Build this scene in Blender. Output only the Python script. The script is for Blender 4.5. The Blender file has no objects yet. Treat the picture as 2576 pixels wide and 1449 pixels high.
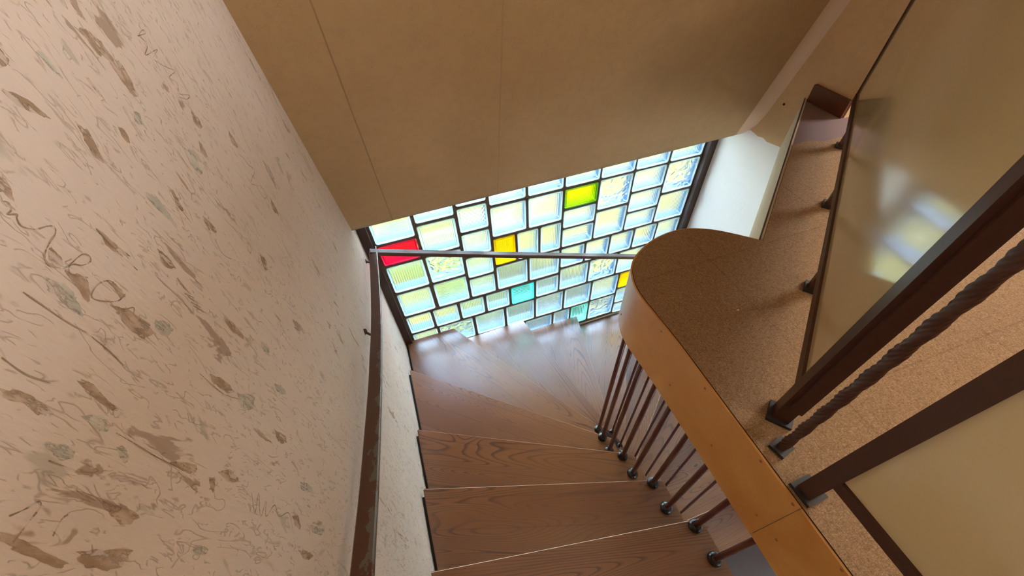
import bpy, bmesh, math, random
from mathutils import Matrix, Vector
random.seed(4)
S = bpy.context.scene
COL = S.collection
# ------------------------------------------------------------------ frame of reference
# X runs along the glass block wall, Y towards it, Z up; metres; the lower hall floor is z = 0.
# Surveyed heights are written relative to eye level, EYE metres above the lower floor.
EYE = 3.945
SLAB = -0.9555          # landing floor below eye level
XL, XR, YW = -0.326, 2.009, 1.95   # left wall, right wall, window plane
ZC = 1.45               # ceiling

# ------------------------------------------------------------------ camera
cam = bpy.data.cameras.new('camera'); co = bpy.data.objects.new('camera', cam); COL.objects.link(co)
R = [[0.945577486383959, -0.32223590700779803, -0.04524640846139684],
     [-0.2708170614808531, -0.7022415534731972, -0.6584184989703935],
     [0.18039217403942354, 0.6348392086272018, -0.7512907844070218]]
F_PX = 1017.3
m = Matrix(((R[0][0], -R[1][0], -R[2][0], 0), (R[0][1], -R[1][1], -R[2][1], 0), (R[0][2], -R[1][2], -R[2][2], EYE), (0, 0, 0, 1)))
co.matrix_world = m
cam.sensor_width = 36; cam.lens = F_PX / 2576 * 36; cam.clip_start = 0.02
S.camera = co

# ------------------------------------------------------------------ world, lights, exposure
w = bpy.data.worlds.new('daylight_sky'); S.world = w; w.use_nodes = True
nt = w.node_tree; nt.nodes.clear()
out = nt.nodes.new('ShaderNodeOutputWorld'); bg = nt.nodes.new('ShaderNodeBackground')
tc = nt.nodes.new('ShaderNodeTexCoord'); sep = nt.nodes.new('ShaderNodeSeparateXYZ'); rmp = nt.nodes.new('ShaderNodeValToRGB')
nt.links.new(tc.outputs['Generated'], sep.inputs[0]); nt.links.new(sep.outputs['Z'], rmp.inputs[0])
rmp.color_ramp.elements[0].position = 0.0; rmp.color_ramp.elements[0].color = (0.82, 0.90, 0.95, 1)
rmp.color_ramp.elements[1].position = 0.7; rmp.color_ramp.elements[1].color = (0.42, 0.62, 0.95, 1)
nt.links.new(rmp.outputs[0], bg.inputs[0]); bg.inputs[1].default_value = 23.0
nt.links.new(bg.outputs[0], out.inputs[0])

def light(name, kind, loc, energy, color, **kw):
    l = bpy.data.lights.new(name, kind); l.energy = energy; l.color = color
    o = bpy.data.objects.new(name, l); COL.objects.link(o); o.location = loc
    for k, v in kw.items():
        if k == 'aim': o.rotation_euler = (Vector(v) - Vector(loc)).to_track_quat('-Z', 'Y').to_euler()
        else: setattr(l, k, v)
    return o
light('sun', 'SUN', (6, 6, 9), 32.0, (1.0, 0.90, 0.66), angle=0.01, aim=(0, 6.4, 0))
# daylight at the landing room's own window, in the wall beyond the frame on the right
light('landing_window_daylight', 'AREA', (4.66, 0.75, EYE + 0.25), 92, (1.0, 0.95, 0.88), shape='RECTANGLE', size=1.15, size_y=1.25, aim=(0, 0.75, EYE + 0.25))
# added fill light under the landing ceiling, unseen behind the viewer
light('landing_fill_light', 'POINT', (1.6, -1.1, EYE + ZC - 0.30), 24, (1.0, 0.94, 0.82), shadow_soft_size=0.16)
# added fill light in the lower hall, unseen behind and below the viewer
light('hall_fill_light', 'AREA', (1.4, -2.5, 1.2), 30, (0.86, 0.92, 1.0), shape='RECTANGLE', size=1.0, size_y=1.6, aim=(1.4, 0, 1.0))
S.view_settings.view_transform = 'Standard'; S.view_settings.look = 'None'
S.view_settings.exposure = 0.14; S.view_settings.gamma = 1.0; S.view_settings.use_curve_mapping = False
S.cycles.max_bounces = 12; S.cycles.diffuse_bounces = 4; S.cycles.transmission_bounces = 10; S.cycles.transparent_max_bounces = 12
S.cycles.use_denoising = True; S.cycles.adaptive_threshold = 0.025
S.cycles.sample_clamp_indirect = 30.0

# ------------------------------------------------------------------ helpers
def tag(o, label=None, cat=None, group=None, kind=None):
    if label: o['label'] = label
    if cat: o['category'] = cat
    if group: o['group'] = group
    if kind: o['kind'] = kind
    return o

def obj(name, bm, mats, parent=None, loc=None, smooth=False, fix=True):
    me = bpy.data.meshes.new(name)
    if fix: bmesh.ops.recalc_face_normals(bm, faces=bm.faces)
    bm.to_mesh(me); bm.free()
    for mt in (mats if isinstance(mats, (list, tuple)) else [mats]): me.materials.append(mt)
    o = bpy.data.objects.new(name, me); COL.objects.link(o)
    if smooth:
        for p in me.polygons: p.use_smooth = True
    if loc is not None: o.location = loc
    if parent: o.parent = parent
    return o

def empty(name, loc=(0, 0, 0)):
    o = bpy.data.objects.new(name, None); COL.objects.link(o); o.location = loc; o.empty_display_size = 0.1
    return o

def box(bm, x0, x1, y0, y1, z0, z1, mi=0):
    v = [bm.verts.new((x, y, z)) for z in (z0, z1) for x, y in ((x0, y0), (x1, y0), (x1, y1), (x0, y1))]
    for f in ((0, 3, 2, 1), (4, 5, 6, 7), (0, 1, 5, 4), (1, 2, 6, 5), (2, 3, 7, 6), (3, 0, 4, 7)):
        bm.faces.new([v[i] for i in f]).material_index = mi
    return v

def prism(bm, pts, z0, z1, mi_top=0, mi_side=0, mi_bot=0):
    lo = [bm.verts.new((x, y, z0)) for x, y in pts]; hi = [bm.verts.new((x, y, z1)) for x, y in pts]
    bm.faces.new(lo[::-1]).material_index = mi_bot; bm.faces.new(hi).material_index = mi_top
    n = len(pts)
    for i in range(n): bm.faces.new((lo[i], lo[(i+1) % n], hi[(i+1) % n], hi[i])).material_index = mi_side

def tube(bm, pts, r, n=12, caps=True, sec=None, up=Vector((0, 0, 1))):
    """round (or given) section swept along points"""
    pts = [Vector(p) for p in pts]; rings = []
    sec = sec or [(r*math.cos(2*math.pi*i/n), r*math.sin(2*math.pi*i/n)) for i in range(n)]
    for i, p in enumerate(pts):
        t = (pts[min(i+1, len(pts)-1)] - pts[max(i-1, 0)]).normalized()
        u = up if abs(t.dot(up)) < 0.98 else Vector((0, 1, 0))
        a = t.cross(u).normalized(); b = a.cross(t).normalized()
        rings.append([bm.verts.new(p + a*x + b*y) for x, y in sec])
    k = len(sec)
    for A, B in zip(rings, rings[1:]):
        for i in range(k): bm.faces.new((A[i], A[(i+1) % k], B[(i+1) % k], B[i]))
    if caps: bm.faces.new(rings[0][::-1]); bm.faces.new(rings[-1])
    return rings

def bevel(bm, w, seg=2):
    bmesh.ops.bevel(bm, geom=[e for e in bm.edges if e.is_manifold and e.calc_face_angle(0) > 0.6], offset=w, segments=seg, affect='EDGES', clamp_overlap=True)

def catmull(pts, n):
    P = [Vector(p) for p in pts]; P = [2*P[0]-P[1]] + P + [2*P[-1]-P[-2]]; o = []
    for i in range(1, len(P)-2):
        for j in range(n):
            t = j/n
            o.append(0.5*((2*P[i]) + (P[i+1]-P[i-1])*t + (2*P[i-1]-5*P[i]+4*P[i+1]-P[i+2])*t*t + (3*P[i]-P[i-1]-3*P[i+1]+P[i+2])*t**3))
    o.append(P[-2]); return o

# ------------------------------------------------------------------ material helpers
class MT:
    def __init__(s, name):
        s.m = bpy.data.materials.new(name); s.m.use_nodes = True; s.n = s.m.node_tree; s.n.nodes.clear()
        s.out = s.n.nodes.new('ShaderNodeOutputMaterial')
    def node(s, t, **kw):
        n = s.n.nodes.new('ShaderNode' + t)
        for k, v in kw.items(): setattr(n, k, v)
        return n
    def link(s, a, b): s.n.links.new(a, b)
    def put(s, sock, v):
        if hasattr(v, 'is_linked') or isinstance(v, bpy.types.NodeSocket): s.link(v, sock)
        else: sock.default_value = v
    def math(s, op, a, b=0.0, c=None, clamp=False):
        n = s.node('Math', operation=op); n.use_clamp = clamp; s.put(n.inputs[0], a); s.put(n.inputs[1], b)
        if c is not None: s.put(n.inputs[2], c)
        return n.outputs[0]
    def coord(s, scale=(1, 1, 1), off=(0, 0, 0), rnd=0, rot=(0, 0, 0)):
        tc = s.node('TexCoord'); v = tc.outputs['Object']
        if rnd:
            oi = s.node('ObjectInfo'); cb = s.node('CombineXYZ'); k = s.math('MULTIPLY', oi.outputs['Random'], rnd)
            for i in range(3): s.link(k, cb.inputs[i])
            ad = s.node('VectorMath', operation='ADD'); s.link(v, ad.inputs[0]); s.link(cb.outputs[0], ad.inputs[1]); v = ad.outputs[0]
        mp = s.node('Mapping'); s.link(v, mp.inputs[0]); mp.inputs['Scale'].default_value = scale; mp.inputs['Location'].default_value = off; mp.inputs['Rotation'].default_value = rot
        return mp.outputs[0]
    def noise(s, vec, scale=1.0, detail=3, rough=0.5, dist=0.0):
        n = s.node('TexNoise'); s.link(vec, n.inputs['Vector']); n.inputs['Scale'].default_value = scale
        n.inputs['Detail'].default_value = detail; n.inputs['Roughness'].default_value = rough; n.inputs['Distortion'].default_value = dist
        return n.outputs[0]
    def ramp(s, fac, stops, interp='LINEAR'):
        n = s.node('ValToRGB'); s.link(fac, n.inputs[0]); cr = n.color_ramp; cr.interpolation = interp
        while len(cr.elements) < len(stops): cr.elements.new(0.5)
        for e, (p, c) in zip(cr.elements, stops):
            e.position = p; e.color = (c, c, c, 1) if isinstance(c, (int, float)) else (*c, 1)
        return n.outputs[0]
    def mix(s, fac, a, b, mode='MIX'):
        n = s.node('Mix', data_type='RGBA', blend_type=mode); s.put(n.inputs[0], fac)
        for i, v in ((6, a), (7, b)):
            if isinstance(v, tuple): n.inputs[i].default_value = (*v, 1)
            else: s.link(v, n.inputs[i])
        return n.outputs[2]
    def bump(s, h, strength=0.3, dist=0.01, nrm=None):
        n = s.node('Bump'); s.link(h, n.inputs['Height']); n.inputs['Strength'].default_value = strength; n.inputs['Distance'].default_value = dist
        if nrm: s.link(nrm, n.inputs['Normal'])
        return n.outputs[0]
    def principled(s, color, rough=0.5, nrm=None, spec=0.5, coat=0.0, coat_rough=0.1, metal=0.0):
        p = s.node('BsdfPrincipled')
        if isinstance(color, tuple): p.inputs['Base Color'].default_value = (*color, 1)
        else: s.link(color, p.inputs['Base Color'])
        s.put(p.inputs['Roughness'], rough); p.inputs['Specular IOR Level'].default_value = spec; p.inputs['Metallic'].default_value = metal
        p.inputs['Coat Weight'].default_value = coat; p.inputs['Coat IOR'].default_value = 1.75 if coat == 1.0 else 1.5; p.inputs['Coat Roughness'].default_value = coat_rough
        if nrm: s.link(nrm, p.inputs['Normal'])
        s.link(p.outputs[0], s.out.inputs[0]); return s.m

def srgb(r, g, b):
    f = lambda c: ((c/255+0.055)/1.055)**2.4 if c > 10 else c/255/12.92
    return (f(r), f(g), f(b))

# ---- materials
def m_bark_wall():
    t = MT('bark_relief_wallpaper')
    fine = t.noise(t.coord((1, 46, 13)), 1.0, 5, 0.62, 0.6)
    mid = t.noise(t.coord((1, 17, 6.0), (0, 3, 1)), 1.0, 4, 0.6, 1.1)
    big = t.noise(t.coord((1, 2.2, 1.6), (0, 7, 2)), 1.0, 2)
    c = t.mix(t.ramp(big, [(0.35, 0.0), (0.7, 1.0)]), srgb(212, 194, 180), srgb(220, 203, 190))
    # short wandering cracks running up the wall, in two sizes
    crack = None
    for (sy, sz, off, eps, mk, lo) in ((34, 13, 0, 0.016, 60, 0.52), (17, 6.5, 5, 0.010, 28, 0.56), (58, 24, 9, 0.03, 90, 0.53)):
        nn = t.noise(t.coord((1, sy, sz), (0, off, off)), 1.0, 2, 0.5, 0.9)
        ln = t.ramp(t.math('ABSOLUTE', t.math('SUBTRACT', nn, 0.5)), [(0.0, 1.0), (eps, 0.0)])
        ms = t.ramp(t.noise(t.coord((1, mk, mk*0.35), (0, 3, off)), 1.0, 2), [(lo, 0.0), (lo+0.05, 1.0)])
        v = t.math('MULTIPLY', ln, ms); crack = v if crack is None else t.math('MAXIMUM', crack, v)
    c = t.mix(t.math('MULTIPLY', crack, 0.42), c, srgb(140, 112, 90))
    # small brown dashes and faint grey green clouds
    patch = t.noise(t.coord((1, 24, 8.5), (0, 1.7, 9)), 1.0, 4, 0.6, 0.7)
    area = t.noise(t.coord((1, 5.1, 3.4), (0, 4, 4)), 1.0, 1)
    br = t.math('MULTIPLY', t.ramp(patch, [(0.625, 0.0), (0.65, 1.0)]), t.ramp(area, [(0.46, 0.1), (0.56, 1.0)]))
    c = t.mix(t.math('MULTIPLY', br, 0.65), c, srgb(146, 116, 90))
    pg = t.noise(t.coord((1, 20, 10), (0, 21, 3)), 1.0, 3, 0.55, 0.8)
    c = t.mix(t.ramp(pg, [(0.66, 0.0), (0.70, 0.5)]), c, srgb(164, 156, 138))
    h = t.math('ADD', t.math('MULTIPLY', fine, 0.35), t.math('MULTIPLY', mid, 0.5))
    h = t.math('SUBTRACT', h, t.math('MULTIPLY', crack, 0.30))
    h = t.math('ADD', h, t.math('MULTIPLY', t.noise(t.coord((1, 150, 75)), 1.0, 3), 0.30))
    return t.principled(c, 0.78, t.bump(h, 0.5, 0.006), 0.25)

def m_fibre_paper(name, base, dark, seams=()):
    t = MT(name)
    v = t.coord()
    n1 = t.noise(v, 62.0, 3, 0.55, 3.2)
    ln = t.ramp(t.math('ABSOLUTE', t.math('SUBTRACT', n1, 0.5)), [(0.0, 1.0), (0.022, 0.0)])
    msk = t.ramp(t.noise(v, 26.0, 2), [(0.46, 0.0), (0.56, 1.0)])
    worms = t.math('MULTIPLY', ln, msk)
    big = t.noise(v, 1.7, 3, 0.6)
    c = t.mix(t.ramp(big, [(0.3, 0.0), (0.7, 1.0)]), tuple(x*0.93 for x in base), tuple(min(1, x*1.05) for x in base))
    c = t.mix(t.math('MULTIPLY', worms, 0.42), c, dark)
    h = t.math('ADD', t.math('MULTIPLY', worms, -0.7), t.math('MULTIPLY', t.noise(v, 220.0, 3), 0.35))
    for x0, x1 in seams:   # sheet joints: nearly straight lines at a constant X
        sp = t.node('SeparateXYZ'); t.link(v, sp.inputs[0])
        d = t.math('ABSOLUTE', t.math('SUBTRACT', sp.outputs[0], x0))
        s_ = t.ramp(d, [(0.0, 1.0), (0.0022, 0.0)])
        c = t.mix(t.math('MULTIPLY', s_, 0.55*x1), c, dark); h = t.math('SUBTRACT', h, t.math('MULTIPLY', s_, 1.2))
    return t.principled(c, 0.8, t.bump(h, 0.35, 0.002), 0.2)

def m_plaster(name, col, bs=0.4):
    t = MT(name); v = t.coord()
    n = t.noise(v, 150.0, 4, 0.6); b = t.noise(v, 2.0, 3)
    c = t.mix(b, tuple(x*0.95 for x in col), col)
    return t.principled(c, 0.85, t.bump(n, bs, 0.003), 0.2)

def m_carpet():
    t = MT('needle_felt_carpet'); 
    f1 = t.noise(t.coord((130, 430, 1), rot=(0, 0, 0.5)), 1.0, 4, 0.7, 1.5)
    f2 = t.noise(t.coord((470, 110, 1), rot=(0, 0, 0.2)), 1.0, 4, 0.7, 1.5)
    f = t.math('ADD', t.math('MULTIPLY', f1, 0.5), t.math('MULTIPLY', f2, 0.5))
    c = t.ramp(f, [(0.34, srgb(96, 72, 48)), (0.5, srgb(144, 114, 84)), (0.64, srgb(186, 156, 124))])
    b = t.noise(t.coord(), 2.6, 3)
    c = t.mix(t.ramp(b, [(0.35, 0.0), (0.65, 1.0)]), c, srgb(134, 104, 78), 'MIX') if False else c
    # joints of the laid tiles
    sp = t.node('SeparateXYZ'); t.link(t.coord(), sp.inputs[0])
    for i, (p, o) in enumerate(((0.5, 0.13), (0.5, 0.31))):
        q = t.math('PINGPONG', t.math('ADD', sp.outputs[i], o + 5), p/2)
        g = t.ramp(q, [(0.0, 1.0), (0.0016, 0.0)])
        c = t.mix(t.math('MULTIPLY', g, 0.25), c, srgb(80, 56, 40))
    return t.principled(c, 0.95, t.bump(f, 0.55, 0.004), 0.1)

def m_larch():
    t = MT('varnished_larch')
    v = t.coord((1, 1, 1), rnd=9.0)
    st = t.node('Mapping'); t.link(v, st.inputs[0]); st.inputs['Scale'].default_value = (0.62, 6.2, 6.2)
    warp = t.noise(st.outputs[0], 1.0, 1.0, 0.4, 0.25)
    kn = t.node('Mapping'); t.link(v, kn.inputs[0]); kn.inputs['Scale'].default_value = (1.0, 2.3, 1)
    vo = t.node('TexVoronoi'); t.link(kn.outputs[0], vo.inputs['Vector']); vo.inputs['Scale'].default_value = 1.5
    knot = t.math('POWER', 2.718, t.math('MULTIPLY', t.math('POWER', vo.outputs['Distance'], 2.0), -75.0))
    field = t.math('ADD', warp, t.math('MULTIPLY', knot, 0.13))
    wig = t.noise(t.coord((9, 40, 1), rnd=5.0), 1.0, 2)
    field = t.math('ADD', field, t.math('MULTIPLY', wig, 0.007))
    ring = t.math('FRACT', t.math('MULTIPLY', field, 46.0))
    late = t.ramp(ring, [(0.0, 0.0), (0.58, 0.05), (0.86, 1.0), (0.92, 0.8), (1.0, 0.0)])
    streak = t.noise(t.coord((4, 190, 1), rnd=3.0), 1.0, 3, 0.6)
    var = t.noise(t.coord((0.8, 3.2, 1), rnd=7.0), 1.0, 2)
    fade = t.ramp(t.noise(t.coord((1.2, 5, 1), rnd=4.0), 1.0, 1), [(0.44, 0.42), (0.60, 1.0)])
    early = t.mix(t.ramp(var, [(0.35, 0.0), (0.65, 1.0)]), srgb(136, 82, 40), srgb(160, 106, 58))
    early = t.mix(t.math('MULTIPLY', streak, 0.35), early, srgb(114, 64, 30))
    c = t.mix(t.math('MULTIPLY', t.math('MULTIPLY', late, fade), 0.88), early, srgb(76, 36, 16))
    c = t.mix(t.ramp(vo.outputs['Distance'], [(0.022, 1.0), (0.036, 0.0)]), c, srgb(58, 32, 20))
    # joints of the glued boards
    sp = t.node('SeparateXYZ'); t.link(t.coord(), sp.inputs[0])
    q = t.math('PINGPONG', t.math('ADD', sp.outputs[1], 0.047), 0.065)
    c = t.mix(t.math('MULTIPLY', t.ramp(q, [(0.0, 1.0), (0.0012, 0.0)]), 0.5), c, srgb(84, 46, 26))
    return t.principled(c, 0.33, t.bump(t.math('MULTIPLY', late, -1.0), 0.06, 0.001), 0.5, 1.0, 0.3)

def m_plywood():
    t = MT('varnished_birch_plywood')
    sp = t.noise(t.coord((3.0, 3.0, 2.2)), 1.0, 4, 0.6, 1.2)
    st = t.noise(t.coord((4, 4, 55)), 1.0, 3, 0.6)
    c = t.mix(t.ramp(sp, [(0.34, 0.0), (0.66, 1.0)]), srgb(194, 132, 60), srgb(214, 158, 84))
    c = t.mix(t.math('MULTIPLY', st, 0.25), c, srgb(166, 110, 54))
    return t.principled(c, 0.38, None, 0.45, 0.25, 0.25)

def m_paint(name, col, rough=0.4, worn=None, bs=0.1):
    t = MT(name); v = t.coord(); n = t.noise(v, 60, 4)
    c = t.mix(n, tuple(x*0.85 for x in col), tuple(min(1, x*1.12) for x in col))
    if worn:
        wr = t.math('MULTIPLY', t.noise(t.coord((26, 16, 16)), 1.0, 5, 0.65), 2.2)
        sx = t.node('SeparateXYZ'); t.link(v, sx.inputs[0])
        side = t.math('MULTIPLY', t.math('ADD', sx.outputs[0], 0.277), 22.0)   # the worn strip follows the room side edge
        near = t.math('MULTIPLY', t.math('SUBTRACT', 0.95, sx.outputs[1]), 0.35)
        f = t.ramp(t.math('MULTIPLY', t.math('ADD', t.math('ADD', wr, side), near), 0.5), [(0.83, 0.0), (0.85, 1.0)])
        c = t.mix(f, c, worn)
    return t.principled(c, rough, t.bump(n, bs, 0.002), 0.5)

def m_gloss_board():
    t = MT('cream_gloss_board')
    v = t.coord((1, 1, 0.55)); n = t.noise(v, 150, 3, 0.6); n2 = t.noise(t.coord((1, 1, 1)), 7, 2)
    c = t.mix(t.noise(t.coord(), 1.4, 2), srgb(206, 188, 144), srgb(214, 198, 156))
    h = t.math('ADD', t.math('MULTIPLY', n, 0.16), t.math('MULTIPLY', n2, 0.55))
    return t.principled(c, 0.12, t.bump(h, 0.22, 0.004), 0.5, 0.7, 0.08)

def m_glass(name, pat, tint, per=0.0118):
    t = MT(name)
    tc = t.node('TexCoord'); sp = t.node('SeparateXYZ'); t.link(tc.outputs['Object'], sp.inputs[0])
    x, z = sp.outputs[0], sp.outputs[2]
    k = 2*math.pi/per
    rib = lambda a: t.math('SQRT', t.math('ABSOLUTE', t.math('SINE', t.math('MULTIPLY', a, k/2))))   # rounded ribs meeting in sharp valleys
    dk = None; vl = lambda r: t.ramp(r, [(0.30, 1.0), (0.55, 0.0)])
    if pat == 'V': h, dist = rib(x), 0.0019; dk = vl(h)
    elif pat == 'H': h, dist = rib(z), 0.0019; dk = vl(h)
    elif pat == 'D': rx, rz = rib(x), rib(z); h, dist = t.math('MULTIPLY', rx, rz), 0.0021; dk = vl(t.math('MULTIPLY', t.math('ADD', rx, rz), 0.62))
    elif pat == 'B':
        h, dist = t.math('MULTIPLY', t.math('SINE', t.math('MULTIPLY', z, k*0.42)), t.math('SINE', t.math('MULTIPLY', x, k*0.5))), 0.0026
    elif pat == 'W':
        oi = t.node('ObjectInfo'); cb = t.node('CombineXYZ'); t.link(t.math('MULTIPLY', oi.outputs['Random'], 30), cb.inputs[1])
        ad = t.node('VectorMath', operation='ADD'); t.link(tc.outputs['Object'], ad.inputs[0]); t.link(cb.outputs[0], ad.inputs[1])
        h, dist = t.noise(ad.outputs[0], 11, 1.5, 0.4, 1.6), 0.05
    else: h, dist = None, 0
    g = t.node('BsdfGlass'); g.inputs['IOR'].default_value = 1.45; g.inputs['Roughness'].default_value = 0.02; g.inputs['Color'].default_value = (*tint, 1)
    if h is not None: t.link(t.bump(h, 1.0, dist), g.inputs['Normal'])
    if dk is not None: t.link(t.mix(t.math('MULTIPLY', dk, 0.75), tint, tuple(c*k for c, k in zip(tint, (0.30, 0.36, 0.24)))), g.inputs['Color'])  # valley lines darkened in the glass colour to imitate refraction
    tr = t.node('BsdfTransparent'); tr.inputs['Color'].default_value = (*[c*c for c in tint], 1)
    mx = t.node('MixShader'); mx.inputs[0].default_value = 0.78
    t.link(tr.outputs[0], mx.inputs[1]); t.link(g.outputs[0], mx.inputs[2]); t.link(mx.outputs[0], t.out.inputs[0])
    return t.m

def m_block_wall(name, col, trans=0.25):
    t = MT(name)
    d = t.node('BsdfDiffuse'); d.inputs[0].default_value = (*col, 1)
    tl = t.node('BsdfTranslucent'); tl.inputs[0].default_value = (*col, 1)
    gl = t.node('BsdfGlossy'); gl.inputs['Roughness'].default_value = 0.12; gl.inputs['Color'].default_value = (*[0.5+0.5*c for c in col], 1)
    m1 = t.node('MixShader'); m1.inputs[0].default_value = trans; t.link(d.outputs[0], m1.inputs[1]); t.link(tl.outputs[0], m1.inputs[2])
    m2 = t.node('MixShader'); m2.inputs[0].default_value = 0.10; t.link(m1.outputs[0], m2.inputs[1]); t.link(gl.outputs[0], m2.inputs[2])
    t.link(m2.outputs[0], t.out.inputs[0]); return t.m

def m_rim(name, col):
    t = MT(name)
    tl = t.node('BsdfTranslucent'); tl.inputs[0].default_value = (*col, 1)
    tr = t.node('BsdfTransparent'); tr.inputs[0].default_value = (*[0.5+0.5*c for c in col], 1)
    gl = t.node('BsdfGlossy'); gl.inputs['Roughness'].default_value = 0.08
    m1 = t.node('MixShader'); m1.inputs[0].default_value = 0.5; t.link(tl.outputs[0], m1.inputs[1]); t.link(tr.outputs[0], m1.inputs[2])
    m2 = t.node('MixShader'); m2.inputs[0].default_value = 0.06; t.link(m1.outputs[0], m2.inputs[1]); t.link(gl.outputs[0], m2.inputs[2])
    t.link(m2.outputs[0], t.out.inputs[0]); return t.m

def m_clear(name, tint):
    t = MT(name)
    tr = t.node('BsdfTransparent'); tr.inputs[0].default_value = (*tint, 1); gl = t.node('BsdfGlossy'); gl.inputs['Roughness'].default_value = 0.05
    mx = t.node('MixShader'); mx.inputs[0].default_value = 0.05; t.link(tr.outputs[0], mx.inputs[1]); t.link(gl.outputs[0], mx.inputs[2])
    t.link(mx.outputs[0], t.out.inputs[0]); return t.m

def m_garden():
    t = MT('garden_ground')
    v = t.coord()
    n = t.noise(v, 9, 5, 0.65); b = t.noise(v, 0.9, 3, 0.6)
    grass = t.mix(n, (0.018, 0.025, 0.005), (0.052, 0.054, 0.013))
    pale = t.mix(n, (0.078, 0.070, 0.019), (0.102, 0.092, 0.029))
    c = t.mix(t.ramp(b, [(0.40, 0.0), (0.52, 1.0)]), grass, pale)
    sp = t.node('SeparateXYZ'); t.link(v, sp.inputs[0])
    e = t.math('ADD', t.math('ADD', sp.outputs[1], t.math('MULTIPLY', t.math('ABSOLUTE', t.math('SUBTRACT', sp.outputs[0], 1.3)), 1.25)), t.math('MULTIPLY', b, 0.5))
    near = t.ramp(t.math('MULTIPLY', e, 0.1), [(0.50, 1.0), (0.57, 0.0)])
    near_shade = t.mix(n, (0.006, 0.011, 0.013), (0.017, 0.024, 0.027))  # shade near the house, painted as a darker ground colour
    c = t.mix(near, c, near_shade)
    return t.principled(c, 0.95, None, 0.1)

def m_motif(name, col, bg):
    t = MT(name); n = t.noise(t.coord((1, 60, 30)), 1.0, 4, 0.6); fine = t.noise(t.coord((1, 46, 13)), 1.0, 5, 0.62, 0.6)
    c = t.mix(t.ramp(n, [(0.42, 0.0), (0.62, 1.0)]), col, bg)
    t.principled(c, 0.78, t.bump(fine, 0.5, 0.005), 0.25)
    p = t.out.inputs[0].links[0].from_socket; tr = t.node('BsdfTransparent'); mx = t.node('MixShader')   # the print is broken up by the paper's relief
    br = t.noise(t.coord((1, 75, 30), (0, 5, 5)), 1.0, 4, 0.65)
    t.link(t.ramp(br, [(0.50, 0.0), (0.60, 0.85)]), mx.inputs[0]); t.link(p, mx.inputs[1]); t.link(tr.outputs[0], mx.inputs[2]); t.link(mx.outputs[0], t.out.inputs[0])
    return t.m
M = dict(
    mot_brown=m_motif('brown_print', srgb(160, 134, 110), srgb(198, 174, 154)), mot_grey=m_motif('grey_green_print', srgb(180, 174, 160), srgb(206, 196, 182)), mot_line=m_motif('scribble_print', srgb(140, 116, 96), srgb(180, 156, 134)),
    bark=m_bark_wall(),
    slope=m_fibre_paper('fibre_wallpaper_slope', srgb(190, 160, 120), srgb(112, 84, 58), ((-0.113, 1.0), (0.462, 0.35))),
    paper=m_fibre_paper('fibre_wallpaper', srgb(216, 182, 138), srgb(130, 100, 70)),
    white=m_plaster('white_wall_plaster', srgb(243, 240, 234), 0.5), cream=m_plaster('cream_paint', srgb(220, 204, 176), 0.05),
    cove=m_plaster('cove_highlight', srgb(226, 200, 174), 0.1), ceiling=m_plaster('ceiling_paint', srgb(236, 230, 218), 0.1), slabunder=m_plaster('underside_plaster', srgb(210, 196, 176), 0.2),
    carpet=m_carpet(), larch=m_larch(), nosing_highlight=m_paint('larch_highlight', srgb(244, 222, 194), 0.35, bs=0.0), ply=m_plywood(), mauve=m_plaster('bare_mauve_screed', srgb(128, 104, 98), 0.05),
    rod=m_paint('red_brown_lacquer', srgb(84, 36, 24), 0.3), ball=m_paint('black_gloss', srgb(14, 12, 12), 0.3, bs=0.0),
    rail=m_paint('dark_brown_metal_paint', srgb(68, 38, 26), 0.42), shoe=m_paint('charcoal_metal', srgb(40, 38, 38), 0.38),
    handrail=m_paint('worn_brown_handrail', srgb(86, 52, 36), 0.34, worn=srgb(100, 96, 86)), brownrail=m_paint('brown_handrail', srgb(84, 56, 38), 0.45),
    frame=m_paint('dark_brown_window_frame', srgb(58, 36, 28), 0.45), mortar=m_plaster('dark_mortar', srgb(104, 86, 70), 0.4),
    black=m_paint('matt_black', srgb(12, 11, 11), 0.6), board=m_gloss_board(), base=m_paint('brown_baseboard', srgb(96, 54, 34), 0.35),
    floor=m_plaster('grey_vinyl', srgb(120, 112, 112), 0.02), garden=m_garden(), dark_edge=m_paint('dark_carpet_edge', srgb(44, 34, 22), 0.9),
    brass=m_paint('brass_screw', srgb(150, 104, 56), 0.35, bs=0.0), leaf=m_paint('leaf_green', srgb(92, 120, 44), 0.6),
    ext=m_plaster('house_render', srgb(214, 206, 188), 0.2))

Z = lambda z: z + EYE
ZS = Z(SLAB)

# ------------------------------------------------------------------ room shell
def struct(name, bm, mat, **k): return tag(obj(name, bm, mat, **k), kind='structure')
YB = -2.6; XF = 4.7
bm = bmesh.new(); box(bm, XL-0.2, XL, YB, YW+0.12, -0.1, Z(ZC)); struct('wall_left', bm, M['bark'])
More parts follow.
